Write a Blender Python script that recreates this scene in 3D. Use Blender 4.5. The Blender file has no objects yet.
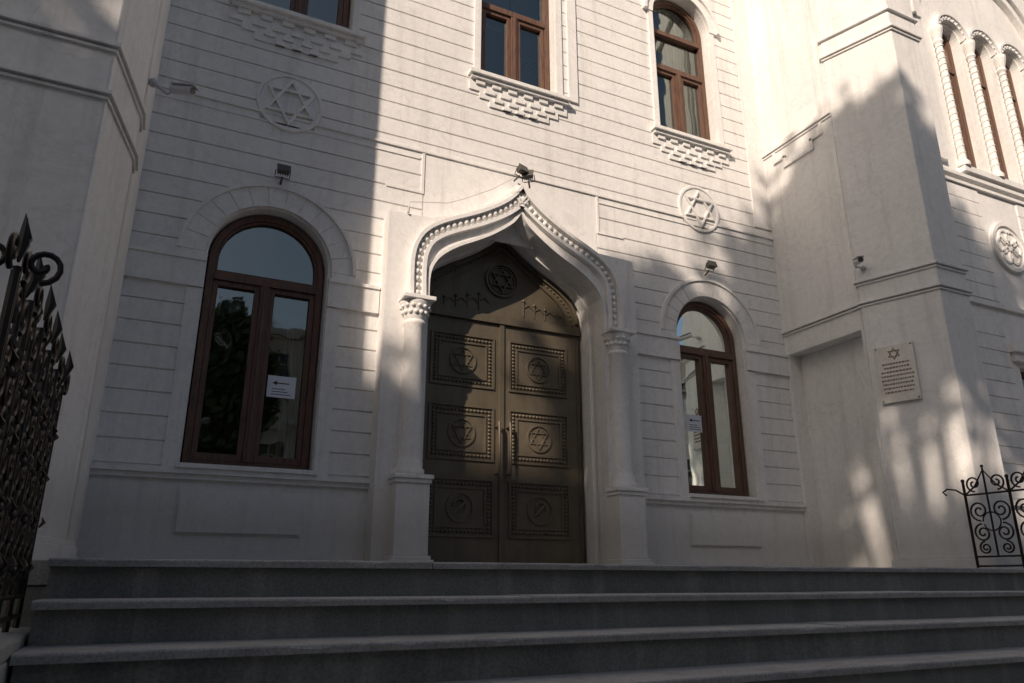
import bpy, bmesh, math, random
from mathutils import Vector, Matrix
from mathutils.geometry import tessellate_polygon
random.seed(7)
sc=bpy.context.scene
R=math.radians
# ------------------------------------------------------------------ materials
def newmat(name):
    m=bpy.data.materials.new(name); m.use_nodes=True
    nt=m.node_tree; b=nt.nodes['Principled BSDF']
    return m,nt,b
def noise(nt,scale,detail=3,rough=.6,vec=None,dist=0):
    n=nt.nodes.new('ShaderNodeTexNoise'); n.inputs['Scale'].default_value=scale
    n.inputs['Detail'].default_value=detail; n.inputs['Roughness'].default_value=rough
    n.inputs['Distortion'].default_value=dist
    if vec is not None: nt.links.new(vec,n.inputs['Vector'])
    return n
def coords(nt,scale=(1,1,1)):
    g=nt.nodes.new('ShaderNodeNewGeometry')
    mp=nt.nodes.new('ShaderNodeMapping'); mp.inputs['Scale'].default_value=scale
    nt.links.new(g.outputs['Position'],mp.inputs['Vector'])
    return mp.outputs['Vector']
def ramp(nt,src,stops):
    r=nt.nodes.new('ShaderNodeValToRGB'); e=r.color_ramp.elements
    while len(e)<len(stops): e.new(.5)
    for i,(p,c) in enumerate(stops):
        e[i].position=p; e[i].color=(c[0],c[1],c[2],1) if not isinstance(c,(int,float)) else (c,c,c,1)
    nt.links.new(src,r.inputs['Fac']); return r
def mixc(nt,a,b,fac,mode='MIX'):
    m=nt.nodes.new('ShaderNodeMix'); m.data_type='RGBA'; m.blend_type=mode
    def s(x,i):
        if hasattr(x,'is_linked') : nt.links.new(x,m.inputs[i])
        elif isinstance(x,(int,float)): m.inputs[i].default_value=x
        else: m.inputs[i].default_value=(x[0],x[1],x[2],1)
    s(fac,0); s(a,6); s(b,7)
    return m.outputs[2]
def math_(nt,op,a,b):
    n=nt.nodes.new('ShaderNodeMath'); n.operation=op
    for i,x in enumerate((a,b)):
        if hasattr(x,'is_linked'): nt.links.new(x,n.inputs[i])
        else: n.inputs[i].default_value=x
    return n.outputs[0]
def bump(nt,b,h,strength,dist=.01):
    n=nt.nodes.new('ShaderNodeBump'); n.inputs['Strength'].default_value=strength; n.inputs['Distance'].default_value=dist
    nt.links.new(h,n.inputs['Height']); nt.links.new(n.outputs[0],b.inputs['Normal'])
def stained(name,c1,c2,rough=.85,s1=.7,streak=True,fine=60,bs=.25,dirt=(.2,.18,.15),dirtamt=.35,metal=0,simple=False,speck=None,splash=False,mid=0):
    m,nt,b=newmat(name)
    v=coords(nt)
    n1=noise(nt,s1,4,.65,v)
    col=ramp(nt,n1.outputs['Fac'],[(.3,c1),(.7,c2)]).outputs['Color']
    b.inputs['Roughness'].default_value=rough; b.inputs['Metallic'].default_value=metal
    if not simple:
        if streak:
            v2=coords(nt,(5,5,.35)); n2=noise(nt,1.3,4,.7,v2)
            f=ramp(nt,n2.outputs['Fac'],[(.50,0),(.8,dirtamt)]).outputs['Color']
            col=mixc(nt,col,dirt,f)
        n3=noise(nt,12,3,.7,v)
        f3=ramp(nt,n3.outputs['Fac'],[(.35,.92),(.65,1.0)]).outputs['Color']
        col=mixc(nt,col,f3,1.0,'MULTIPLY')
        if splash:
            g=nt.nodes.new('ShaderNodeNewGeometry'); sp=nt.nodes.new('ShaderNodeSeparateXYZ'); nt.links.new(g.outputs['Position'],sp.inputs[0])
            hh=math_(nt,'ADD',sp.outputs[2],math_(nt,'MULTIPLY',n1.outputs['Fac'],-.9))
            fs=ramp(nt,hh,[(0.0,.45),(.45,0)]).outputs['Color']
            col=mixc(nt,col,(.33,.31,.28),fs)
            n6=noise(nt,.9,4,.75,v,1.2)
            fc=ramp(nt,n6.outputs['Fac'],[(.485,0),(.5,.22),(.515,0)]).outputs['Color']
            col=mixc(nt,col,(.45,.43,.41),fc)
        n4=noise(nt,fine,2,.6,v)
        h=n4.outputs['Fac']
        if speck:
            n5=noise(nt,speck,1,.5,v)
            f5=ramp(nt,n5.outputs['Fac'],[(.36,.82),(.5,1.0),(.66,1.12)]).outputs['Color']
            col=mixc(nt,col,f5,1.0,'MULTIPLY')
        if mid:
            h=math_(nt,'ADD',h,math_(nt,'MULTIPLY',n3.outputs['Fac'],mid))
        bump(nt,b,h,bs,.004)
    nt.links.new(col,b.inputs['Base Color'])
    return m
M={}
M['plaster']=stained('white_plaster',(.745,.73,.71),(.84,.825,.80),.8,.6,True,45,.4,(.42,.395,.365),.42,splash=True,mid=2.0)
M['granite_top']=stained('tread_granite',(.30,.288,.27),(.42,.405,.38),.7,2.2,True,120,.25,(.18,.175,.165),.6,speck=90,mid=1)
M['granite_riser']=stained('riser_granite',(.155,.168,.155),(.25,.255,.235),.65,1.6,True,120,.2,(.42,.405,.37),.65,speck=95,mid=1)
M['bronze']=stained('bronze_door',(.115,.095,.065),(.165,.138,.098),.46,2.0,True,90,.2,(.06,.052,.04),.6,.35)
M['marble']=stained('plaque_marble',(.66,.62,.56),(.76,.72,.66),.4,3,False,50,.1)
M['gold']=stained('plaque_lettering',(.16,.11,.06),(.22,.16,.09),.5,8,simple=True)
M['iron']=stained('black_iron',(.014,.012,.011),(.04,.030,.024),.42,6,simple=True,metal=.6)
M['pavement']=stained('pavement',(.28,.27,.25),(.38,.37,.35),.85,.4,simple=True)
M['asphalt']=stained('asphalt',(.045,.045,.046),(.065,.064,.062),.9,.4,simple=True)
M['facA']=stained('ochre_render',(.44,.38,.30),(.52,.46,.37),.9,.2,simple=True)
M['facB']=stained('grey_render',(.42,.41,.39),(.52,.51,.49),.9,.2,simple=True)
M['facC']=stained('pale_render',(.42,.38,.33),(.52,.48,.43),.9,.2,simple=True)
M['trim']=stained('stone_trim',(.5,.48,.45),(.62,.6,.57),.9,.5,simple=True)
M['bark']=stained('bark',(.07,.05,.035),(.14,.1,.07),.95,4,simple=True)
M['paper']=stained('paper',(.70,.74,.80),(.78,.81,.86),.7,3,simple=True)
M['greybox']=stained('lamp_housing',(.05,.045,.04),(.09,.08,.07),.5,8,simple=True)
M['white_metal']=stained('camera_housing',(.50,.50,.52),(.60,.60,.62),.4,8,simple=True)
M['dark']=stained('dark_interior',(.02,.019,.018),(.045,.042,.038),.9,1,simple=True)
M['curtain']=stained('curtain',(.50,.45,.33),(.66,.60,.46),.9,2,simple=True)
M['blind']=stained('blind',(.42,.42,.40),(.52,.52,.50),.7,2,simple=True)
m,nt,b=newmat('brown_wood'); v=coords(nt,(14,14,1.6)); n=noise(nt,3,4,.7,v,.6)
c=ramp(nt,n.outputs['Fac'],[(.3,(.068,.036,.025)),(.7,(.175,.092,.060))]); nt.links.new(c.outputs[0],b.inputs['Base Color'])
b.inputs['Roughness'].default_value=.6; M['wood']=m
m=bpy.data.materials.new('window_glass'); m.use_nodes=True; nt=m.node_tree; nt.nodes.clear()
out=nt.nodes.new('ShaderNodeOutputMaterial'); mx=nt.nodes.new('ShaderNodeMixShader'); tp=nt.nodes.new('ShaderNodeBsdfTransparent'); gl_=nt.nodes.new('ShaderNodeBsdfGlossy'); fz=nt.nodes.new('ShaderNodeFresnel')
fz.inputs['IOR'].default_value=2.6; gl_.inputs['Roughness'].default_value=.02; gl_.inputs['Color'].default_value=(.92,1,.95,1); tp.inputs['Color'].default_value=(.70,.74,.70,1)
nn_=noise(nt,1.4,2,.5,coords(nt)); bp=nt.nodes.new('ShaderNodeBump'); bp.inputs['Strength'].default_value=.25; bp.inputs['Distance'].default_value=.02
nt.links.new(nn_.outputs['Fac'],bp.inputs['Height']); nt.links.new(bp.outputs[0],gl_.inputs['Normal'])
nt.links.new(fz.outputs[0],mx.inputs[0]); nt.links.new(tp.outputs[0],mx.inputs[1]); nt.links.new(gl_.outputs[0],mx.inputs[2]); nt.links.new(mx.outputs[0],out.inputs[0])
M['glass']=m
m,nt,b=newmat('far_window_glass'); b.inputs['Base Color'].default_value=(.03,.035,.04,1); b.inputs['Roughness'].default_value=.1; M['glass_far']=m
m,nt,b=newmat('leaf'); v=coords(nt); n=noise(nt,2.5,2,.6,v)
c=ramp(nt,n.outputs['Fac'],[(.3,(.035,.06,.015)),(.7,(.09,.12,.035))]); nt.links.new(c.outputs[0],b.inputs['Base Color']); b.inputs['Roughness'].default_value=.6
M['leaf']=m
# ------------------------------------------------------------------ mesh builder
def fr_main(Y=8.0): return lambda u,v,w: Vector((u,Y-w,v))
MAIN=fr_main()
class MB:
    def __init__(s): s.v=[]; s.f=[]
    def add(s,vs,fs):
        o=len(s.v); s.v+= [tuple(x) for x in vs]; s.f+=[tuple(i+o for i in f) for f in fs]
    def prism(s,loops,w0,w1,fr=MAIN):
        if loops and not isinstance(loops[0][0],(tuple,list,Vector)): loops=[loops]
        pts=[p for l in loops for p in l]; n=len(pts)
        tri=tessellate_polygon([[Vector((p[0],p[1],0)) for p in l] for l in loops])
        vs=[fr(p[0],p[1],w0) for p in pts]+[fr(p[0],p[1],w1) for p in pts]
        fs=[tuple(t) for t in tri]+[tuple(i+n for i in reversed(t)) for t in tri]
        if len(loops)==1 and len(pts)==4: fs=[(0,1,2,3),(7,6,5,4)]
        o=0
        for l in loops:
            k=len(l)
            for i in range(k):
                a=o+i;b2=o+(i+1)%k; fs.append((a,b2,b2+n,a+n))
            o+=k
        s.add(vs,fs)
    def rect(s,u0,u1,v0,v1,w0,w1,fr=MAIN): s.prism([(u0,v0),(u1,v0),(u1,v1),(u0,v1)],w0,w1,fr)
    def box(s,x0,x1,y0,y1,z0,z1):
        s.rect(x0,x1,z0,z1,-y0,-y1,lambda u,v,w:Vector((u,-w,v)))
    def foot(s,pts,z0,z1): s.prism([tuple(p) for p in pts],z0,z1,lambda u,v,w:Vector((u,v,w)))
    def tube(s,path,rad,n=8,close=False,cap=True):
        path=[Vector(p) for p in path]; k=len(path)
        rads=rad if isinstance(rad,(list,tuple)) else [rad]*k
        vs=[];prev=None
        for i in range(k):
            if close: t=(path[(i+1)%k]-path[i-1])
            else: t=path[min(i+1,k-1)]-path[max(i-1,0)]
            if t.length<1e-9: t=Vector((0,0,1))
            t.normalize()
            if prev is None:
                a=Vector((0,0,1)) if abs(t.z)<.9 else Vector((1,0,0))
                x=t.cross(a).normalized()
            else:
                x=(prev-t*prev.dot(t))
                x=x.normalized() if x.length>1e-6 else t.orthogonal().normalized()
            prev=x; y=t.cross(x)
            for j in range(n):
                an=2*math.pi*j/n; vs.append(path[i]+(x*math.cos(an)+y*math.sin(an))*rads[i])
        fs=[]
        for i in range(k if close else k-1):
            for j in range(n):
                a=i*n+j;b2=i*n+(j+1)%n;c=((i+1)%k)*n+(j+1)%n;d=((i+1)%k)*n+j
                fs.append((a,b2,c,d))
        if cap and not close:
            fs.append(tuple(range(n))); fs.append(tuple((k-1)*n+j for j in reversed(range(n))))
        s.add(vs,fs)
    def lathe(s,cx,cy,prof,n=28):
        vs=[];fs=[]
        for r,z in prof:
            for j in range(n):
                a=2*math.pi*j/n; vs.append((cx+r*math.cos(a),cy+r*math.sin(a),z))
        for i in range(len(prof)-1):
            for j in range(n):
                fs.append((i*n+j,i*n+(j+1)%n,(i+1)*n+(j+1)%n,(i+1)*n+j))
        fs.append(tuple(range(n))); fs.append(tuple((len(prof)-1)*n+j for j in range(n)))
        s.add(vs,fs)
    def ball(s,c,r,seg=8,rings=5,sy=1):
        vs=[(c[0],c[1],c[2]+r)];fs=[]
        for i in range(1,rings):
            p=math.pi*i/rings
            for j in range(seg):
                a=2*math.pi*j/seg; vs.append((c[0]+r*math.sin(p)*math.cos(a),c[1]+sy*r*math.sin(p)*math.sin(a),c[2]+r*math.cos(p)))
        vs.append((c[0],c[1],c[2]-r)); L=len(vs)-1
        for j in range(seg):
            fs.append((0,1+j,1+(j+1)%seg))
            for i in range(rings-2):
                a=1+i*seg+j;b2=1+i*seg+(j+1)%seg; fs.append((a,a+seg,b2+seg,b2))
            fs.append((L,1+(rings-2)*seg+(j+1)%seg,1+(rings-2)*seg+j))
        s.add(vs,fs)
    def obj(s,name,mat,parent=None,bevel=0,smooth=False,ang=35,seg=2):
        me=bpy.data.meshes.new(name); me.from_pydata(s.v,[],s.f); me.update()
        bm=bmesh.new(); bm.from_mesh(me); bmesh.ops.recalc_face_normals(bm,faces=bm.faces); bm.to_mesh(me); bm.free()
        me.materials.append(M[mat]); o=bpy.data.objects.new(name,me); sc.collection.objects.link(o)
        if smooth:
            for p in me.polygons: p.use_smooth=True
            try:
                me.set_sharp_from_angle(angle=R(ang))
            except Exception: pass
        if bevel:
            md=o.modifiers.new('bevel','BEVEL'); md.width=bevel; md.segments=seg; md.limit_method='ANGLE'; md.angle_limit=R(40)
        if parent: o.parent=parent
        return o
def empty(name):
    o=bpy.data.objects.new(name,None); sc.collection.objects.link(o); return o
def arc(cx,cz,r,a0,a1,n): return [(cx+r*math.cos(R(a0+(a1-a0)*i/n)),cz+r*math.sin(R(a0+(a1-a0)*i/n))) for i in range(n+1)]
def archloop(cx,hw,z0,zs,n=28):
    return [(cx-hw,z0),(cx+hw,z0)]+arc(cx,zs,hw,0,180,n)
def ring(mb,cx,cz,r0,r1,a0,a1,w0,w1,fr=MAIN,n=24):
    mb.prism(arc(cx,cz,r1,a0,a1,n)+list(reversed(arc(cx,cz,r0,a0,a1,n))),w0,w1,fr)
def fullring(mb,cx,cz,r0,r1,w0,w1,fr=MAIN,n=40):
    mb.prism([[(cx+r1*math.cos(2*math.pi*i/n),cz+r1*math.sin(2*math.pi*i/n)) for i in range(n)],[(cx+r0*math.cos(2*math.pi*i/n),cz+r0*math.sin(2*math.pi*i/n)) for i in range(n)]],w0,w1,fr)
def disc(mb,cx,cz,r,w0,w1,fr=MAIN,n=40):
    mb.prism([(cx+r*math.cos(2*math.pi*i/n),cz+r*math.sin(2*math.pi*i/n)) for i in range(n)],w0,w1,fr)
def hexagram(mb,cx,cz,r,t,w0,w1,fr=MAIN):
    for k,s in enumerate((90,270)):
        o=[(cx+r*math.cos(R(s+120*i)),cz+r*math.sin(R(s+120*i))) for i in range(3)]
        q=[(cx+(r-2*t)*math.cos(R(s+120*i)),cz+(r-2*t)*math.sin(R(s+120*i))) for i in range(3)]
        mb.prism([o,q],w0,w1+k*.004,fr)
# ------------------------------------------------------------------ the synagogue
syn=empty('synagogue')
CX=3.86; CW=3.97
XL,XR=-.5,8.5
lowwin=[(.89,.62),(7.06,.58)]
LZ0,LZS=1.03,3.30
upwin=[(.93,.62),(CW,.58),(6.98,.56)]
UZ0,UZS=6.57,8.80
ext=[(-1.45,3.02),(-1.46,3.35),(-1.45,3.58),(-1.40,3.76),(-1.30,3.92),(-1.14,4.05),(-.94,4.16),(-.71,4.27),(-.49,4.39),(-.28,4.53),(-.12,4.68),(0,4.86)]
inn=[(-1.20,3.02),(-1.20,3.30),(-1.17,3.46),(-1.09,3.60),(-.96,3.72),(-.79,3.83),(-.60,3.93),(-.40,4.05),(-.21,4.19),(-.08,4.31),(0,4.44)]
IH=1.20
def mirror(h): return [(CX+x,z) for x,z in h]+[(CX-x,z) for x,z in reversed(h[:-1])]
w=MB()
outer=[(XL-.3,-.02),(CX-IH,-.02)]+mirror(inn)+[(CX+IH,-.02),(XR+.3,-.02),(XR+.3,12),(XL-.3,12)]
holes=[archloop(c,h+.02,LZ0,LZS) for c,h in lowwin]+[archloop(c,h+.02,UZ0,UZS) for c,h in upwin]
w.prism([outer]+holes,-.5,0)
w.obj('main_wall','plaster',syn)
b=MB(); gap=.015; pitch=.238
def excl(z0,z1):
    zm=(z0+z1)/2; ex=[]
    for c,h in lowwin:
        if zm<3.3: ex.append((c-h-.17,c+h+.17))
        else:
            q=(h+.2)**2-(zm-LZS)**2
            if q>0: ex.append((c-math.sqrt(q),c+math.sqrt(q)))
    for c,h in upwin:
        if zm>6.45:
            if zm<UZS: ex.append((c-h-.1,c+h+.1))
            else:
                q=(h+.14)**2-(zm-UZS)**2
                if q>0: ex.append((c-math.sqrt(q),c+math.sqrt(q)))
    if zm<4.1: ex.append((CX-1.71,CX+1.71))
    elif zm<5.13: ex.append((CX-1.24,CX+1.32))
    for c in (.92,7.03):
        q=.36**2-(zm-5.35)**2
        if q>0: ex.append((c-math.sqrt(q),c+math.sqrt(q)))
    return sorted(ex)
z=1.0
zs=[]
while z<12: zs.append((z,min(z+pitch,12))); z+=pitch
for z0,z1 in zs:
    x=XL-.02
    for a,c in excl(z0,z1)+[(XR+.02,XR+.1)]:
        if a-x>.03: b.rect(x,a,z0+gap/2+random.uniform(-.001,.001),z1-gap/2+random.uniform(-.001,.001),-.01,.017)
        x=max(x,c)
b.obj('rusticated_boards','plaster',syn,bevel=.006)
t=MB()
t.rect(CX-1.23,CX+1.31,4.12,5.12,-.01,.018)
t.rect(XL-.02,XR+.02,5.135,5.165,-.01,.04); t.rect(XL-.02,CX-1.3,5.03,5.05,-.01,.03); t.rect(CX+1.36,XR+.02,5.03,5.05,-.01,.03)
t.rect(CX-1.27,CX-1.235,4.55,5.13,-.01,.032); t.rect(CX+1.315,CX+1.35,4.55,5.13,-.01,.032)
t.rect(CX-1.72,CX-1.27,4.55,4.58,-.01,.032); t.rect(CX+1.35,CX+1.75,4.55,4.58,-.01,.032)
for a,c in ((XL-.02,CX-1.70),(CX+1.74,XR+.02)):
    t.rect(a,c,.93,.985,-.01,.075); t.rect(a,c,.88,.93,-.01,.04)
for a,c in ((XL-.02,CX-1.73),(CX+1.75,XR+.02)):
    t.rect(a,c,-.02,.15,-.01,.07); t.rect(a,c,.15,.19,-.01,.045)
for c,h in lowwin:
    for s in (-1,1):
        u=sorted((c+s*(h+.03),c+s*(h+.18))); t.rect(u[0],u[1],.985,2.86,-.01,.036)
    n=13
    r0,r1=h+.055,h+.29
    for i in range(n):
        A=180*i/n+.35;B=180*(i+1)/n-.35
        ring(t,c,LZS-.02,r0,r1,A,B,-.01,.045,n=6)
    ring(t,c,LZS-.02,r0,r1,0,180,-.01,.036,n=40)
    ring(t,c,LZS-.02,r1+.0,r1+.04,0,180,-.01,.07,n=40)
    L=(XL-.02 if c<4 else CX+1.73); Rr=(CX-1.73 if c<4 else XR+.02)
    for u0,u1 in ((L,c-h-.03),(c+h+.03,Rr)):
        t.rect(u0,u1,2.87,3.16,-.01,.058); t.rect(u0,u1,3.16,3.20,-.01,.078)
    for s in (-1,1):
        u=sorted((c+s*(h+.055),c+s*(h+.33))); t.rect(u[0],u[1],3.20,3.28,-.01,.046)
    t.rect(c-h-.06,c+h+.06,.985,1.03,-.2,.10)
    t.prism([[(c-.62,.36),(c+.58,.36),(c+.58,.80),(c-.62,.80)],[(c-.60,.38),(c+.56,.38),(c+.56,.78),(c-.60,.78)]],-.01,.012)
    t.rect(c-.60,c+.56,.38,.78,-.01,.028)
for c,h in upwin:
    for s in (-1,1):
        u=sorted((c+s*(h+.025),c+s*(h+.12))); t.rect(u[0],u[1],6.58,UZS,-.01,.045)
    ring(t,c,UZS,h+.025,h+.16,0,180,-.01,.06,n=36)
    ring(t,c,UZS,h+.16,h+.21,0,180,-.01,.10,n=36)
    H=h+.20
    t.rect(c-H,c+H,6.51,6.565,-.2,.14); t.rect(c-H+.03,c+H-.03,6.46,6.51,-.01,.10)
    out=[(c-H+.02,6.46),(c-H+.02,6.30),(c-H+.17,6.30),(c-H+.17,6.20),(c-H+.32,6.20),(c-H+.32,6.10),(c+H-.32,6.10),(c+H-.32,6.20),(c+H-.17,6.20),(c+H-.17,6.30),(c+H-.02,6.30),(c+H-.02,6.46)]
    t.prism(out,-.01,.04)
    k=6
    for i in range(k):
        u=c-H+.05+(2*H-.10)*(i+.5)/k; hw=(2*H-.10)/k*.27
        t.rect(u-hw,u+hw,6.39,6.46,-.01,.07)
    for i in range(5):
        u=c+(i-2)*.23; t.rect(u-.075,u+.075,6.275,6.335,-.01,.065)
    for i in range(4):
        u=c+(i-1.5)*.22; t.rect(u-.065,u+.065,6.18,6.235,-.01,.065)
    for i in range(3):
        u=c+(i-1)*.2; t.rect(u-.055,u+.055,6.10,6.145,-.01,.06)
t.rect(CW+.80,CW+.95,6.58,12,-.01,.05)
t.rect(XR-.35,XR+.02,5.3,12,-.01,.035)
t.obj('wall_mouldings','plaster',syn,bevel=.005)
st=MB()
for c in (.92,7.03):
    disc(st,c,5.35,.385,-.01,.03); fullring(st,c,5.35,.345,.385,.025,.045); hexagram(st,c,5.35,.32,.03,.025,.065)
st.obj('star_medallions','plaster',syn,bevel=.005)
p=MB()
OW=1.72
gab=[(CX-OW,-.02),(CX-OW,4.10),(CX-1.18,4.12)]+[(CX+x-.02,z+.05) for x,z in ext[6:-1]]+[(CX,4.93)]+[(CX-x+.02,z+.05) for x,z in reversed(ext[6:-1])]+[(CX+1.18,4.12),(CX+OW,4.10),(CX+OW,-.02),(CX+IH,-.02)]+list(reversed(mirror(inn)))+[(CX-IH,-.02)]
p.prism(gab,-.01,.26)
def band(path,t0,t1,w0,w1,mb,fr=MAIN,apex=1.5):
    P=[Vector((x,z)) for x,z in path]; n=len(P); o=[];q=[]
    for i in range(n):
        a=P[min(i+1,n-1)]-P[max(i-1,0)]; a.normalize(); N=Vector((a.y,-a.x)); k=1
        if i==n//2: N=Vector((0,-1)); k=apex
        o.append(tuple(P[i]+N*t1*k)); q.append(tuple(P[i]+N*t0*k))
    mb.prism(o+list(reversed(q)),w0,w1,fr)
def smooth(h,m=3):
    out=[]
    n=len(h)
    for i in range(n-1):
        p0=Vector(h[max(i-1,0)]);p1=Vector(h[i]);p2=Vector(h[i+1]);p3=Vector(h[min(i+2,n-1)])
        for j in range(m):
            s=j/m
            q=.5*((2*p1)+(-p0+p2)*s+(2*p0-5*p1+4*p2-p3)*s*s+(-p0+3*p1-3*p2+p3)*s**3)
            out.append((q.x,q.y))
    out.append(h[-1]); return out
ex=mirror(smooth(ext))
band(ex,0,.045,.25,.35,p); band(ex,.155,.20,.25,.33,p); band(ex,.045,.155,.25,.285,p)
iq=mirror(smooth(inn)); band(iq,-.04,0.0,.25,.295,p)
p.obj('portal_surround','plaster',syn,bevel=.006)
io=MB()
ii=[(CX-IH-.005,-.02)]+mirror([(x-.005,z+.006) for x,z in inn])+[(CX+IH+.005,-.02)]
jj=[(CX-1.17,-.02)]+mirror([(x*.975,z-.03) for x,z in inn])+[(CX+1.17,-.02)]
io.prism(ii+list(reversed(jj)),-.24,-.07)
io.obj('portal_inner_order','plaster',syn,bevel=.006)
bd=MB()
def along(path,step):
    P=[Vector(q) for q in path]; res=[];acc=0
    for a,c in zip(P,P[1:]):
        L=(c-a).length
        while acc<=L: res.append(a+(c-a)*(acc/L)); acc+=step
        acc-=L
    return res
P=[Vector(q) for q in ex];n=len(P);off=[]
for i in range(n):
    a=P[min(i+1,n-1)]-P[max(i-1,0)];a.normalize();k=1.5 if i==n//2 else 1
    off.append(P[i]+Vector((a.y,-a.x))*.10*k)
for q in along(off,.088): bd.ball((q.x,8-.292,q.y),.036,10,6,1.0)
bd.obj('portal_bead_moulding','plaster',syn,smooth=True,ang=80)
co=MB(); cp=MB()
for s in (-1,1):
    x=CX+s*1.37; y=7.70
    prof=[(.16,1.0),(.17,1.02),(.17,1.06),(.145,1.09),(.15,1.12),(.13,1.16),(.125,1.2),(.12,2.0),(.114,2.68),(.13,2.70),(.13,2.73),(.115,2.75),(.135,2.80),(.155,2.90),(.18,2.94),(.18,2.97)]
    co.lathe(x,y,prof)
    for k in range(14):
        a=2*math.pi*k/14; co.ball((x+.14*math.cos(a),y+.14*math.sin(a),2.83),.028,8,5)
        co.ball((x+.163*math.cos(a+.22),y+.163*math.sin(a+.22),2.90),.022,8,5)
    cp.box(x-.19,x+.19,y-.19,7.78,2.97,3.02)
    cp.box(x-.215,x+.215,y-.225,7.78,.955,1.0); cp.box(x-.20,x+.20,y-.205,7.78,.91,.955)
    cp.box(x-.185,x+.185,y-.185,7.78,.18,.91); cp.box(x-.235,x+.235,y-.235,7.78,-.02,.14); cp.box(x-.21,x+.21,y-.21,7.78,.14,.18)
co.obj('portal_columns','plaster',syn,smooth=True,ang=50)
cp.obj('portal_pedestals','plaster',syn,bevel=.008)
# bronze door
DR=fr_main(8.30)
d=MB()
DH=1.17
d.prism([(CX-DH,0),(CX-.006,0),(CX-.006,3.1),(CX-DH,3.1)],-.06,0,DR)
d.prism([(CX+.006,0),(CX+DH,0),(CX+DH,3.1),(CX+.006,3.1)],-.06,0,DR)
d.rect(CX-DH,CX+DH,3.1,3.18,-.06,.045,DR); d.rect(CX-DH,CX+DH,3.18,3.21,-.06,.03,DR)
tt=[(CX-DH,3.2)]+mirror([(x*.975,z-.01) for x,z in inn[1:]])+[(CX+DH,3.2)]
d.prism(tt,-.06,-.005,DR)
band(mirror(smooth([(x*.955,z-.03) for x,z in inn[1:]])),0,.05,-.02,.03,d,DR,1.4)
inner2=[(-.98,3.22),(-.95,3.40),(-.82,3.57),(-.62,3.72),(-.43,3.86),(-.22,4.03),(0,4.22)]
band(mirror(smooth(inner2)),0,.025,-.02,.02,d,DR,1.4)
PO=.53;PH=.43
for s in (-1,1):
    c0=CX+s*PO
    for z0,z1 in ((2.22,2.90),(1.31,1.99),(.42,1.10)):
        a,e=c0-PH,c0+PH
        d.prism([[(a,z0),(e,z0),(e,z1),(a,z1)],[(a+.025,z0+.025),(e-.025,z0+.025),(e-.025,z1-.025),(a+.025,z1-.025)]],-.01,.022,DR)
        i=.105
        d.prism([[(a+i,z0+i),(e-i,z0+i),(e-i,z1-i),(a+i,z1-i)],[(a+i+.02,z0+i+.02),(e-i-.02,z0+i+.02),(e-i-.02,z1-i-.02),(a+i+.02,z1-i-.02)]],-.01,.018,DR)
        zc=(z0+z1)/2
        fullring(d,c0,zc,.155,.178,-.01,.020,DR,32)
        if z0>.5: hexagram(d,c0,zc,.15,.012,-.01,.014,DR)
    u=sorted((CX+s*1.10,CX+s*1.14)); d.rect(u[0],u[1],.05,3.05,-.01,.015,DR)
d.rect(CX-.03,CX+.03,.02,3.09,-.01,.028,DR)
fullring(d,CX,3.72,.21,.24,-.01,.03,DR,36); fullring(d,CX,3.72,.175,.188,-.01,.02,DR,36); hexagram(d,CX,3.72,.175,.016,-.01,.035,DR)
d.obj('bronze_double_door','bronze',syn,bevel=.004)
ds=MB()
for s in (-1,1):
    c0=CX+s*PO
    for z0,z1 in ((2.22,2.90),(1.31,1.99),(.42,1.10)):
        a,e=c0-PH+.065,c0+PH-.065
        nx=15;nz=12
        for i in range(nx+1):
            for zz in (z0+.065,z1-.065): ds.ball((a+(e-a)*i/nx,8.293,zz),.020,7,4)
        for i in range(1,nz):
            for xx in (a,e): ds.ball((xx,8.293,z0+.065+(z1-z0-.13)*i/nz),.020,7,4)
    zc=.76
    pts=[(c0+s*.09*math.cos(t*.35)*(1-t*.03),8.285,zc+.11*math.sin(t*.35)*(1-t*.03)) for t in range(14)]
    ds.tube(pts,[.018-.001*i for i in range(14)],6)
    ds.tube([(c0-.08,8.285,zc-.08),(c0,8.28,zc),(c0+.08,8.285,zc+.08)],.012,6)
    hx=CX+s*.075
    ds.tube([(hx,8.19,1.12),(hx,8.18,1.2),(hx,8.18,1.72),(hx,8.19,1.8)],.017,8)
    for zz in (1.17,1.75): ds.tube([(hx,8.3,zz),(hx,8.18,zz)],.012,6)
for i in range(11):
    u=CX-.8+1.6*i/10
    if abs(u-CX)<.2: continue
    zt=3.26; hh=.28*(1-abs(u-CX)/1.15)
    ds.tube([(u,8.298,zt),(u,8.295,zt+hh)],.008,5); ds.ball((u,8.295,zt+hh+.02),.022,8,5)
    ds.tube([(u,8.298,zt+hh*.6),(u+.08,8.295,zt+hh*.6+.05),(u+.145,8.298,zt+hh*.55)],.007,5)
for q in along(mirror(smooth([(x*.885,z-.09) for x,z in inn[1:]])),.065): ds.ball((q.x,8.298,q.y),.014,7,4)
ds.obj('door_studs_and_handles','bronze',syn,smooth=True,ang=60)
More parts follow.
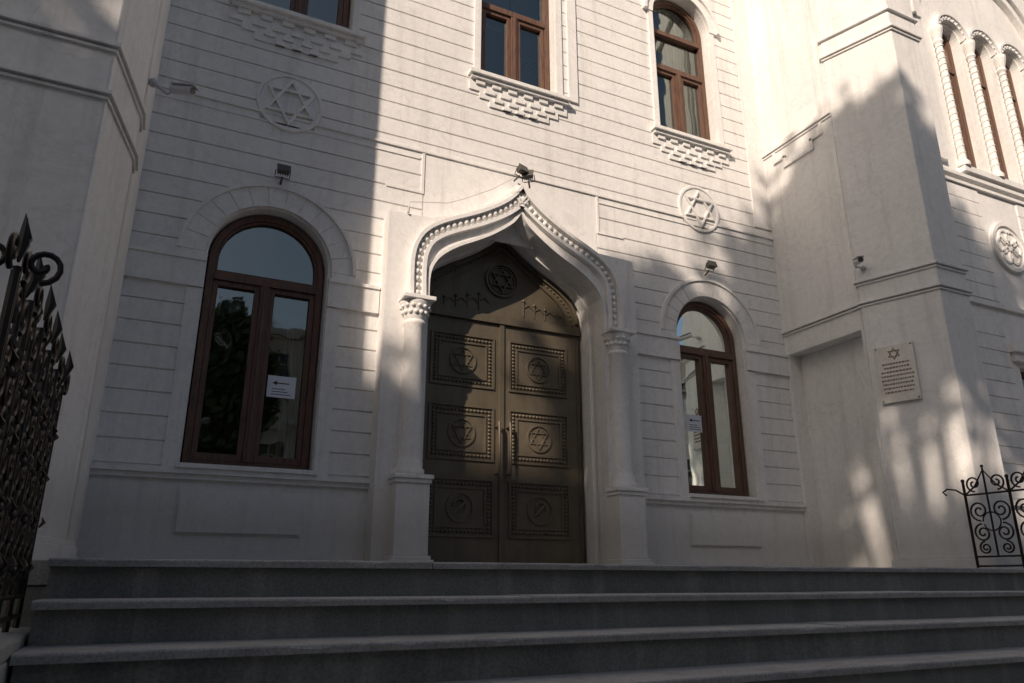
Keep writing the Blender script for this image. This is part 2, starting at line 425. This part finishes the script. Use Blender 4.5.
# windows
def window(cx,hw,z0,zs,fr,name,parent,transom,arched=True,tr2=None):
    wd=MB(); gl=MB()
    t=.07
    loop=archloop(cx,hw,z0,zs) if arched else [(cx-hw,z0),(cx+hw,z0),(cx+hw,zs),(cx-hw,zs)]
    inn_=archloop(cx,hw-t,z0+t,zs) if arched else [(cx-hw+t,z0+t),(cx+hw-t,z0+t),(cx+hw-t,zs-t),(cx-hw+t,zs-t)]
    wd.prism([loop,inn_],-.26,-.14,fr)
    wd.rect(cx-hw+t,cx+hw-t,transom-.045,transom+.045,-.25,-.125,fr)
    wd.rect(cx-.05,cx+.05,z0+t,transom-.045,-.25,-.13,fr)
    wd.rect(cx-.018,cx+.018,z0+t,transom-.045,-.25,-.112,fr)
    if tr2: wd.rect(cx-hw+t,cx+hw-t,tr2-.04,tr2+.04,-.25,-.128,fr)
    for a,e in ((cx-hw+t+.004,cx-.052),(cx+.052,cx+hw-t-.004)):
        q=.055
        o=[(a,z0+t+.004),(e,z0+t+.004),(e,transom-.049),(a,transom-.049)]
        n_=[(a+q,z0+t+q+.02),(e-q,z0+t+q+.02),(e-q,transom-.049-q),(a+q,transom-.049-q)]
        wd.prism([o,n_],-.235,-.155,fr)
    if arched:
        zb=(tr2 or transom)+.045
        lo=[(cx-hw+t,zb),(cx+hw-t,zb)]+arc(cx,zs,hw-t,0,180,24)
        li=[(cx-hw+t+.03,zb+.03),(cx+hw-t-.03,zb+.03)]+arc(cx,zs,hw-t-.03,0,180,24)
        wd.prism([lo,li],-.235,-.16,fr)
    wd.obj(name+'_frame','wood',parent,bevel=.006)
    g=archloop(cx,hw-.02,z0+.02,zs) if arched else [(cx-hw+.02,z0+.02),(cx+hw-.02,z0+.02),(cx+hw-.02,zs-.02),(cx-hw+.02,zs-.02)]
    n=len(g); gl.add([fr(a,c,-.205) for a,c in g],[tuple(range(n))]); gl.obj(name+'_glass','glass',parent)
for i,(c,h) in enumerate(lowwin): window(c,h,LZ0,LZS,MAIN,'arched_window',syn,3.10)
for i,(c,h) in enumerate(upwin): window(c,h,UZ0,UZS,MAIN,'upper_window',syn,7.93,tr2=8.62)
cur=MB()
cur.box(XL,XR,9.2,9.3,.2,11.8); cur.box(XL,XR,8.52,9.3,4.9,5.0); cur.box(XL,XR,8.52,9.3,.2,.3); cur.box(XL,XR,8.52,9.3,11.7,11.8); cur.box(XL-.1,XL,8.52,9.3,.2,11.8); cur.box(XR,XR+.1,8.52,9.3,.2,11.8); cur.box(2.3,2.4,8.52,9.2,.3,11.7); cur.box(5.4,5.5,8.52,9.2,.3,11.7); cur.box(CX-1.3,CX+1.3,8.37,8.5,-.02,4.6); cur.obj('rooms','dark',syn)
bl=MB()
for k in range(46):
    z0=6.65+k*.045; 
    if z0<8.6: bl.rect(CW+.04,CW+.5,z0,z0+.034,-.33,-.325)
for k in range(20): bl.rect(CW-.5,CW+.0,7.72+k*.045,7.754+k*.045,-.33,-.325)
bl.obj('window_blind','blind',syn)
cu=MB()
def drape(x0,x1,z0,z1,amp=.025,Y=8.36):
    n=40;vs=[];fs=[]
    for i in range(n+1):
        x=x0+(x1-x0)*i/n; y=Y+amp*math.sin(i*1.15)+amp*.5*math.sin(i*2.7)
        vs+=[(x,y,z0),(x,y,z1)]
    for i in range(n): fs.append((2*i,2*i+2,2*i+3,2*i+1))
    cu.add(vs,fs)
drape(6.45,7.08,6.6,9.3); drape(7.12,7.55,6.6,9.3,.03)
drape(1.22,1.5,1.1,2.9,.03,8.5); drape(.3,.42,1.1,3.0,.03,8.5); drape(7.35,7.6,1.1,3.0,.03,8.5)
cu.obj('window_curtains','curtain',syn,smooth=True,ang=180)
# ------------------------------------------------------------------ towers
def offs(pts,dl):
    n=len(pts);out=[]
    for i in range(n):
        a=Vector(pts[i-1]);b_=Vector(pts[i]);c=Vector(pts[(i+1)%n])
        e1=(b_-a).normalized();e2=(c-b_).normalized()
        n1=Vector((e1.y,-e1.x));n2=Vector((e2.y,-e2.x))
        m=(n1+n2).normalized(); k=dl/max(.3,m.dot(n1)); out.append(tuple(b_+m*k))
    return out
def tower(foot,name,bands):
    mb=MB(); mb.foot(foot,-.02,14); mb.obj(name+'_shaft','plaster',syn,bevel=.015)
    mo=MB()
    for z0,z1,o in bands: mo.foot(offs(foot,o),z0,z1)
    mo.obj(name+'_mouldings','plaster',syn,bevel=.006)
BN=[(-.02,.18,.075),(.18,.22,.05),(3.51,3.535,.022),(3.55,3.58,.045),(3.82,3.845,.022),(3.86,3.895,.045),(7.55,7.575,.025),(7.59,7.63,.05),(7.9,7.94,.04),(11,11.2,.1)]
Af=(8.5,6.57);Bf=(8.83,5.63);Cf=(9.42,5.63);Df=(9.62,6.3)
tower([Af,Bf,Cf,Df,(9.62,6.75),(8.72,6.75)],'right_pier',BN)
BL=[(-.02,.18,.075),(.18,.22,.05),(3.43,3.455,.022),(3.47,3.50,.045),(3.86,3.885,.022),(3.90,3.935,.045),(11,11.2,.1)]
tower([(-7,5.72),(-.68,5.72),(-.5,6.57),(-.5,6.8),(-7,6.8)],'left_pier',BL)
lw=MB(); lw.box(-.9,-.5,6.75,8.3,-.02,14); lw.box(-.5,-.46,6.78,7.975,-.02,.13); lw.obj('left_return_wall','plaster',syn)
RT=lambda u,v,w: Vector((8.5-w,u,v))
rw=MB()
rw.prism([[(6.58,-.02),(6.62,-.02),(6.62,3.2),(7.93,3.2),(7.93,-.02),(8.3,-.02),(8.3,14),(6.58,14)],[(6.8,6.75),(7.75,6.75),(7.75,10.3),(6.8,10.3)]],-.3,0,RT)
rw.rect(6.58,8.3,-.02,3.4,-.32,-.24,RT)
rw.rect(6.7,7.85,6.6,10.5,-.1,-.05,RT)
rw.obj('right_return_wall','plaster',syn,bevel=.008)
rm=MB()
for z0,z1,o in ((3.50,3.53,.025),(3.54,3.58,.05),(6.58,6.61,.02),(6.62,6.65,.045)): rm.rect(6.57,7.98,z0,z1,-.01,o,RT)
for a,c,z0,z1 in ((6.95,7.55,6.22,6.27),): rm.rect(a,c,z0,z1,-.01,.035,RT)
for y,z0,z1 in ((6.75,6.42,6.58),(7.70,6.42,6.58),(6.95,6.27,6.45),(7.50,6.27,6.45)): rm.rect(y,y+.05,z0,z1,-.01,.035,RT)
rm.rect(6.75,7.0,6.38,6.42,-.01,.035,RT); rm.rect(7.5,7.75,6.38,6.42,-.01,.035,RT)
rm.rect(6.70,6.76,6.66,10.4,-.01,.025,RT); rm.rect(7.79,7.85,6.66,10.4,-.01,.025,RT)
rm.rect(6.64,7.9,-.02,.1,-.24,-.20,RT)
rm.obj('return_wall_mouldings','plaster',syn,bevel=.005)
WY=6.3; WG=fr_main(WY)
lan=[(11.40,.27),(12.25,.27),(13.1,.27)]
wg=MB()
wg.prism([[(9.5,-.02),(24,-.02),(24,14),(9.5,14)]]+[archloop(c,h,6.2,8.85,16) for c,h in lan]+[[(11.4,1.4),(12.3,1.4),(12.3,2.95),(11.4,2.95)]],-.5,0,WG)
wg.obj('wing_wall','plaster',syn)
wm=MB()
wm.rect(9.5,24,5.86,5.91,-.01,.05,WG);wm.rect(9.5,24,5.97,6.03,-.01,.08,WG);wm.rect(10.9,13.8,6.08,6.18,-.2,.12,WG)
for c,h in lan:
    ring(wm,c,8.85,h+.03,h+.10,0,180,-.01,.08,WG,20); ring(wm,c,8.85,h+.11,h+.15,0,180,-.01,.11,WG,20)
    for i in range(11):
        a=R(180*(i+.5)/11); wm.ball((c+(h+.065)*math.cos(a),WY-.08,8.85+(h+.065)*math.sin(a)),.024,8,5)
for x in (10.975,11.825,12.675,13.525):
    wm.lathe(x,WY-.06,[(.1,6.18),(.1,6.24),(.06,6.3),(.055,8.5),(.08,8.55),(.065,8.6),(.11,8.78),(.11,8.84)],14)
    for k in range(18): wm.tube([(x+.06*math.cos(a),WY-.06+.06*math.sin(a),6.35+k*.12+.1*a/6.28) for a in [j*.7 for j in range(10)]],.011,5)
ring(wm,12.25,8.9,1.65,1.78,0,180,-.01,.1,WG,40); ring(wm,12.25,8.9,1.83,1.9,0,180,-.01,.15,WG,40)
wm.rect(10.33,10.6,6.2,8.9,-.01,.07,WG)
disc(wm,11.75,4.95,.42,-.01,.03,WG); fullring(wm,11.75,4.95,.36,.42,.02,.06,WG)
for k in range(6):
    a=R(60*k); fullring(wm,11.75+.18*math.cos(a),4.95+.18*math.sin(a),.1,.135,.02,.055,WG,18)
wm.rect(11.2,12.5,3.15,3.3,-.01,.12,WG); wm.rect(11.25,12.45,3.02,3.15,-.01,.07,WG)
wm.rect(9.5,24,3.83,3.90,-.01,.05,WG); wm.rect(9.5,24,.9,.98,-.01,.06,WG)
zz=1.0
while zz<3.6:
    wm.rect(9.6,11.2,zz+.007,zz+.231,-.01,.017,WG); zz+=.238
zz=3.95
while zz<5.8:
    wm.rect(9.6,11.25,zz+.007,min(zz+.231,5.84),-.01,.017,WG); wm.rect(12.25,24,zz+.007,min(zz+.231,5.84),-.01,.017,WG); zz+=.238
wm.obj('wing_mouldings','plaster',syn,bevel=.004)
for c,h in lan: window(c,h,6.2,8.85,WG,'lancet_window',syn,8.3)
window(11.85,.45,1.4,2.95,WG,'side_window',syn,2.5,arched=False)
bk=MB(); bk.box(9.6,24,7.2,7.3,.2,11); bk.box(9.6,24,6.82,7.2,10.9,11); bk.box(9.62,9.7,6.82,7.2,.2,11); bk.obj('wing_rooms','dark',syn)
# ------------------------------------------------------------------ steps & ground
stp=empty('stone_steps')
DZ=.03
tr=MB(); ri=MB()
SX0,SX1=-.33,8.33
for i in range(10):
    y0=3.75-.32*i; z1=DZ-.16*i
    y1=y0+.34 if i>0 else 4.0
    cuts=[SX0,1.35+.4*(i%3),3.2+.3*((i*2)%3),5.1-.35*(i%2),6.9,SX1]
    for a,c in zip(cuts,cuts[1:]):
        dz=random.uniform(-.003,.002); dy=random.uniform(-.005,.005)
        n=int((c-a)/.06)+1
        ph_=random.uniform(0,9)
        vs=[];fs=[]
        for j in range(n+1):
            x=a+.002+(c-a-.004)*j/n
            wv=.0025*math.sin(x*3+ph_)+random.uniform(-.001,.001); chip=random.uniform(.004,.011) if random.random()<.06 else 0
            yf=y0-.035+dy+wv
            zt=z1+dz+.0015*math.sin(x*2.1+ph_)
            vs+=[(x,yf,z1-.034),(x,yf,zt-.009-chip),(x,yf+.004+chip*.6,zt-.003-chip*.3),(x,yf+.012+chip,zt),(x,y1,zt),(x,y1,z1-.034)]
        for j in range(n):
            for k in range(6):
                o=j*6; fs.append((o+k,o+(k+1)%6,o+6+(k+1)%6,o+6+k))
        fs.append(tuple(range(6))); fs.append(tuple(n*6+k for k in range(6)))
        tr.add(vs,fs)
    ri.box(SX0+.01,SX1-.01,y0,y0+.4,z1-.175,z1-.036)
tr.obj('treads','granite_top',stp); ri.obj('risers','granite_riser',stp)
ld=MB()
xs=[-7,-5,-3,-1,.6,2.2,3.8,5.4,7,8.6,10.2,12,14,17]
ys=[4.0,4.9,5.8,6.7,7.6,8.5]
for a,c in zip(xs,xs[1:]):
    for e,f in zip(ys,ys[1:]): ld.box(a+.002,c-.002,e+.002,f-.002,-.08,DZ-.003)
ld.obj('landing_slabs','granite_top',stp,bevel=.003)
lb=MB(); lb.box(-7,SX0-.005,4.01,8.4,-1.6,-.085); lb.box(SX1+.005,17,4.01,8.4,-1.6,-.085); lb.box(SX0,SX1,4.05,8.4,-1.6,-.085); lb.obj('landing_base','granite_riser',stp)
ck=MB()
for x0,x1 in ((-1.6,SX0-.004),(SX1+.004,8.85)):
    zt=-.25 if x0<0 else .01
    ck.box(x0,x1,.8,4.0,-1.6,zt-.06); ck.box(x0-.03,x1,.77,4.0,zt-.06,zt)
ck.obj('cheek_walls','granite_top',stp,bevel=.01)
g=MB(); g.box(-400,400,-400,400,-1.9,-1.72); g.obj('ground','asphalt')
pv=MB(); pv.box(-60,60,-3.0,30,-1.715,-1.6); pv.box(-60,60,-14,-10.5,-1.715,-1.6); pv.obj('pavement','pavement',bevel=.01)
# ------------------------------------------------------------------ ironwork
def spiral(cx,cz,r,turns,a0,dirn,n=22):
    return [(cx+(r*(1-.82*i/n))*math.cos(a0+dirn*turns*2*math.pi*i/n),cz+(r*(1-.82*i/n))*math.sin(a0+dirn*turns*2*math.pi*i/n)) for i in range(n+1)]
def fencepanel(f,fr,y0,y1,zb,zt,bay,rr):
    for z in (zb+.06,zb+.14,zt-.24): f.tube([fr(y0,z),fr(y1,z)],rr*1.2,6)
    n=max(2,round((y1-y0)/bay)); bw=(y1-y0)/n
    def leaf(y,z,a,L,dx=0):
        dx+=random.uniform(-.01,.01)
        f.tube([fr(y,z,dx),fr(y+L*.45*math.cos(a),z+L*.45*math.sin(a),dx+.012),fr(y+L*math.cos(a),z+L*math.sin(a),dx)],[.004,L*.14,.001],6)
    for i in range(n+1):
        y=y0+bw*i
        f.tube([fr(y,zb),fr(y,zt-.06)],rr*1.3,6)
        for s in (-1,1):
            f.tube([fr(a,c,.01*s) for a,c in spiral(y+s*.06,zt-.03,.055,1.3,-math.pi/2,s,18)],rr*.9,6)
        leaf(y,zt-.03,R(90),.14)
    H=zt-.24-(zb+.14)
    rows=4
    hh=H/rows
    for i in range(n):
        yc=y0+bw*(i+.5)
        for k in range(rows):
            z0=zb+.14+hh*k; zc=z0+hh/2
            for s in (-1,1):
                r=bw*.22
                f.tube([fr(a,c) for a,c in spiral(yc+s*r*1.02,zc+hh*.22,r,1.4,-math.pi/2,s)],rr,6)
                f.tube([fr(a,c) for a,c in spiral(yc+s*r*1.02,zc-hh*.22,r,1.4,math.pi/2,-s)],rr,6)
                leaf(yc+s*r,zc,R(90-s*40),.06,.015)
                f.tube([fr(yc+s*bw*.5,z0),fr(yc+s*bw*.3,zc),fr(yc+s*bw*.5,z0+hh)],rr*.8,5)
            f.ball(fr(yc,zc),rr*2.2,8,5)
        for s in (-1,1):
            f.tube([fr(a,c) for a,c in spiral(yc+s*bw*.22,zt-.14,bw*.19,1.4,-math.pi/2,s)],rr,6)
        f.tube([fr(yc,zt-.24),fr(yc,zt-.1)],rr,6)
        leaf(yc,zt-.1,R(90),.12)
f=MB()
fencepanel(f,lambda y,z,dx=0:(-.42+dx,y,z),2.40,3.92,-.26,.86,.30,.010)
fencepanel(f,lambda y,z,dx=0:(-1.60+(y),2.38+dx,z),0,1.18,-.26,.84,.30,.010)
f.obj('iron_fence','iron',None,smooth=True,ang=50)
f=MB(); X=8.38; rr=.012
fr=lambda y,z,dx=0:(X+dx,y,z)
for z in (.09,.19,.86): f.tube([fr(3.85,z),fr(5.5,z)],rr,6)
for y in (5.5,5.0,4.5,4.0): f.tube([fr(y,0),fr(y,1.0)],rr*1.4,6); f.ball(fr(y,1.02),.022,8,6)
for i,yc in enumerate((5.25,4.75,4.25)):
    for s in (-1,1):
        for zc,r in ((.68,.11),(.44,.10),(.28,.07)):
            f.tube([fr(a,c) for a,c in spiral(yc+s*.12,zc,r,1.7,-math.pi/2 if zc>.5 else math.pi/2,s if zc>.5 else -s,30)],rr*.85,6)
        f.tube([fr(a,c) for a,c in spiral(yc+s*.13,.98,.09,1.5,-math.pi/2,s,26)],rr*.85,6)
    f.tube([fr(yc-.25,.86),fr(yc-.12,.95),fr(yc,1.12),fr(yc+.12,.95),fr(yc+.25,.86)],rr*.8,6)
    f.tube([fr(yc,.19),fr(yc,1.14)],rr,6); f.ball(fr(yc,1.16),.018,8,6)
    f.tube([fr(yc+.1*math.cos(a),.56+.1*math.sin(a)) for a in [j*.5 for j in range(13)]],rr*.7,5)
f.tube([fr(5.5,.86),fr(5.6,.93),fr(5.7,.95),fr(5.76,.92),fr(5.72,.88)],rr*.9,6)
f.obj('iron_gate','iron',None,smooth=True,ang=50)
# ------------------------------------------------------------------ small things
def floodlight(x,y,z,yaw=0,name='floodlight'):
    mb=MB(); F_=lambda u,v,w:Vector((u,-w,v))
    mb.rect(-.065,.065,-.04,.04,0,.055,F_); mb.rect(-.075,.075,-.05,.05,.055,.068,F_)
    for i in range(5): mb.rect(-.055+.026*i,-.047+.026*i,-.035,.038,-.025,0,F_)
    mb.tube([(-.08,-.02,0),(-.08,.03,-.03),(-.08,.05,-.045),(.08,.05,-.045),(.08,.03,-.03),(.08,-.02,0)],.006,6)
    mb.tube([(0,.04,-.045),(0,.15,-.045)],.012,6)
    o=mb.obj(name,'greybox',None,bevel=.004)
    o.location=(x,y,z); o.rotation_euler=(R(-20),0,R(yaw)); return o
floodlight(.91,7.86,4.36); floodlight(7.05,7.86,4.36)
floodlight(CX-.05,7.62,4.99,20); floodlight(CX+.07,7.64,4.95,-35)
cb=MB(); cb.tube([(CX-1.5,7.72,4.13),(CX-1.48,7.72,4.26),(CX-1.3,7.725,4.30),(CX-1.0,7.73,4.36),(CX-.8,7.73,4.46),(CX-.4,7.73,4.70),(CX-.1,7.72,4.93)],.005,5); cb.tube([(CX-1.5,7.72,4.11),(CX-1.5,7.72,4.18)],.016,6)
cb.obj('electric_cable','trim')
def seccam(loc,rot,base,sc_=1.0):
    mb=MB()
    mb.tube([(0,0,0),(0,-.19,0)],.036,14); mb.tube([(0,-.185,0),(0,-.20,0)],.040,14)
    mb.box(-.042,.042,-.225,.0,.034,.046); mb.tube([(0,-.03,0),(0,.02,-.05),base],.014,8)
    mb.ball(base,.04,10,6)
    e_=mb.obj('security_camera','white_metal',None,bevel=.002,smooth=True); e_.location=loc; e_.rotation_euler=rot; e_.scale=(sc_,)*3
    l=MB(); l.tube([(0,-.201,0),(0,-.206,0)],.030,14); l.obj('lens','greybox',e_); return e_
seccam((-.30,6.90,4.44),(R(12),0,R(55)),(-.10,.10,-.02),1.15)
seccam((8.36,6.43,4.10),(R(12),0,R(-35)),(.10,.08,-.05),1.1)
# plaque
e=Vector((Bf[0]-Af[0],Bf[1]-Af[1],0)).normalized(); nn=Vector((e.y,-e.x,0)); nn=nn if nn.x<0 else -nn
PQ=lambda u,v,w: Vector((Af[0],Af[1],0))+e*u+nn*w+Vector((0,0,v))
pl=empty('wall_plaque')
q=MB(); q.rect(.10,.58,2.13,2.89,.012,.05,PQ); q.obj('slab','marble',pl,bevel=.006)
q=MB(); hexagram(q,.34,2.77,.085,.009,.048,.054,PQ)
z=2.63
for k in range(8):
    ln=random.uniform(.28,.40); u=.34-ln/2
    while u<.34+ln/2:
        wv=random.uniform(.012,.035); q.rect(u,u+wv,z,z+.022,.048,.053,PQ); u+=wv+.010
    z-=.054
q.obj('lettering','gold',pl)
q=MB()
for u in (.125,.555):
    for v in (2.155,2.865): q.ball(PQ(u,v,.05),.012,8,5); q.tube([PQ(u,v,0),PQ(u,v,.05)],.008,6)
q.obj('fixings','gold',pl)
for x0,z0 in ((1.02,1.83),(6.68,1.93)):
    pn=empty('paper_notice')
    q=MB(); q.rect(x0,x0+.30,z0,z0+.24,-.2035,-.2015); q.obj('sheet','paper',pn)
    q=MB(); zc=z0+.16; q.rect(x0+.09,x0+.23,zc-.006,zc+.006,-.2015,-.2005); q.prism([(x0+.05,zc),(x0+.10,zc-.025),(x0+.10,zc+.025)],-.2015,-.2005)
    for k in range(3): q.rect(x0+.05,x0+.25-.03*k,z0+.03+.03*k,z0+.038+.03*k,-.2015,-.2005)
    q.obj('print','dark',pn)
# ------------------------------------------------------------------ street behind the camera
def block(name,x0,x1,H,mat,Y=-14,floors=5):
    e=empty(name); fr=lambda u,v,w:Vector((u,Y+w,v))
    mb=MB(); holes=[];g=MB();tm=MB()
    fh=(H+1.6)/floors; n=int((x1-x0)/2.6); bw=(x1-x0)/n
    for fl in range(floors):
        for i in range(n):
            c=x0+bw*(i+.5); z0=-1.6+fl*fh+fh*.28; z1=-1.6+fl*fh+fh*.80
            holes.append([(c-.55,z0),(c+.55,z0),(c+.55,z1),(c-.55,z1)])
            tm.prism([[(c-.70,z0-.1),(c+.70,z0-.1),(c+.70,z1+.15),(c-.70,z1+.15)],[(c-.55,z0),(c+.55,z0),(c+.55,z1),(c-.55,z1)]],-.01,.06,fr)
            tm.rect(c-.03,c+.03,z0,z1,-.18,-.1,fr); tm.rect(c-.55,c+.55,z0+(z1-z0)*.66-.03,z0+(z1-z0)*.66+.03,-.18,-.1,fr)
        tm.rect(x0,x1,-1.6+(fl+1)*fh-.12,-1.6+(fl+1)*fh+.02,-.01,.12,fr)
    mb.prism([[(x0,-1.6),(x1,-1.6),(x1,H),(x0,H)]]+holes,-.4,0,fr)
    mb.rect(x0,x1,H,H+.35,-10,.45,fr); mb.rect(x0,x0+.3,-1.6,H,-10,-.41,fr); mb.rect(x1-.3,x1,-1.6,H,-10,-.41,fr)
    g.rect(x0+.2,x1-.2,-1.5,H-.1,-.3,-.2,fr)
    mb.obj('walls',mat,e); tm.obj('trim','trim',e); g.obj('windows','glass_far',e)
block('apartment_building',-48,-33.1,19.5,'facB'); block('apartment_building',-33,-19.1,20.6,'facA'); block('apartment_building',-19,-3.1,18.0,'facB'); block('apartment_building',-3,14,9.6,'facC',floors=3); block('apartment_building',14.1,32,11,'facA',floors=3); block('apartment_building',32.1,50,10,'facB',floors=3)
def tree(x,y,base,top,rad,nleaf,seed,squash=1.0,ls=(.10,.17),low=.8):
    rnd=random.Random(seed); e=empty('street_tree'); tk=MB(); lf=MB()
    h=top-base; czz=top-rad*squash
    p=[(x,y,base),(x+.1,y,base+h*.2),(x-.1,y+.1,base+h*.4),(x,y,czz)]
    tk.tube(p,[.26,.21,.17,.1],10)
    cl=[]
    for i in range(70):
        while True:
            v=Vector((rnd.uniform(-1,1),rnd.uniform(-1,1),rnd.uniform(-1,1)))
            if v.length<.9: break
        if v.z<-.3 and rnd.random()<low: v.z=abs(v.z)*.6
        c=Vector((x+v.x*rad,y+v.y*rad,czz+v.z*rad*squash)); cl.append(c)
        if i<20: 
            s=Vector((x,y,base+h*rnd.uniform(.35,.6))); m=(s+c)/2+Vector((0,0,-.3)); tk.tube([s,m,c],[.07,.045,.015],6)
    vs=[];fs=[]
    for k in range(nleaf):
        c=cl[rnd.randrange(len(cl))]; r=rad*.24
        q=c+Vector((rnd.gauss(0,r*.6),rnd.gauss(0,r*.6),rnd.gauss(0,r*.6)))
        s=rnd.uniform(*ls); a=Vector((rnd.gauss(0,1),rnd.gauss(0,1),rnd.gauss(0,1))).normalized(); b_=a.orthogonal().normalized()
        c2=a.cross(b_)
        o=len(vs); vs+= [q-b_*s*1.3,q+c2*s*.7,q+b_*s*1.3,q-c2*s*.7]; fs.append((o,o+1,o+2,o+3))
    lf.add(vs,fs); tk.obj('trunk','bark',e,smooth=True)
    me=bpy.data.meshes.new('crown'); me.from_pydata([tuple(v) for v in lf.v],[],lf.f); me.materials.append(M['leaf']); o=bpy.data.objects.new('crown',me); sc.collection.objects.link(o); o.parent=e
tree(-5.4,-5.6,-1.6,16.8,2.4,10000,3,.95)
tree(-8.1,-4.6,-1.6,15.6,1.65,9000,5,2.0,low=.4)
tree(-15.5,-6.0,-1.6,15.5,2.4,7000,8,1.3)
tree(1.9,-9.2,-1.6,8.8,1.5,8000,11,1.9,(.08,.14),0)
# ------------------------------------------------------------------ light
AZ=50; EL=30
d=Vector((math.sin(R(AZ))*math.cos(R(EL)),math.cos(R(AZ))*math.cos(R(EL)),-math.sin(R(EL))))
L=bpy.data.lights.new('sun','SUN'); L.energy=5.0; L.angle=R(.6); L.color=(1,.835,.69)
so=bpy.data.objects.new('sun',L); sc.collection.objects.link(so); so.rotation_euler=d.to_track_quat('-Z','Y').to_euler(); so.location=-d*40
wd=bpy.data.worlds.new('World'); sc.world=wd; wd.use_nodes=True; nt=wd.node_tree
sk=nt.nodes.new('ShaderNodeTexSky'); sk.sky_type='NISHITA'; sk.sun_disc=False; sk.sun_elevation=R(EL); sk.sun_rotation=R(180+AZ); sk.dust_density=3; sk.ozone_density=.8
bg=nt.nodes['Background']; bg.inputs['Strength'].default_value=.09; nt.links.new(sk.outputs[0],bg.inputs['Color'])
# ------------------------------------------------------------------ camera
cm=bpy.data.cameras.new('camera'); cm.sensor_width=36; cm.lens=745/1024*36; cm.clip_end=2000; cm.clip_start=.05
co_=bpy.data.objects.new('camera',cm); sc.collection.objects.link(co_); co_.location=(0,0,-.06)
ph=math.atan(239/745.); co_.rotation_euler=(R(90)+ph,0,-R(25.8))
sc.camera=co_
sc.view_settings.view_transform='Standard'; sc.view_settings.look='None'; sc.view_settings.exposure=0
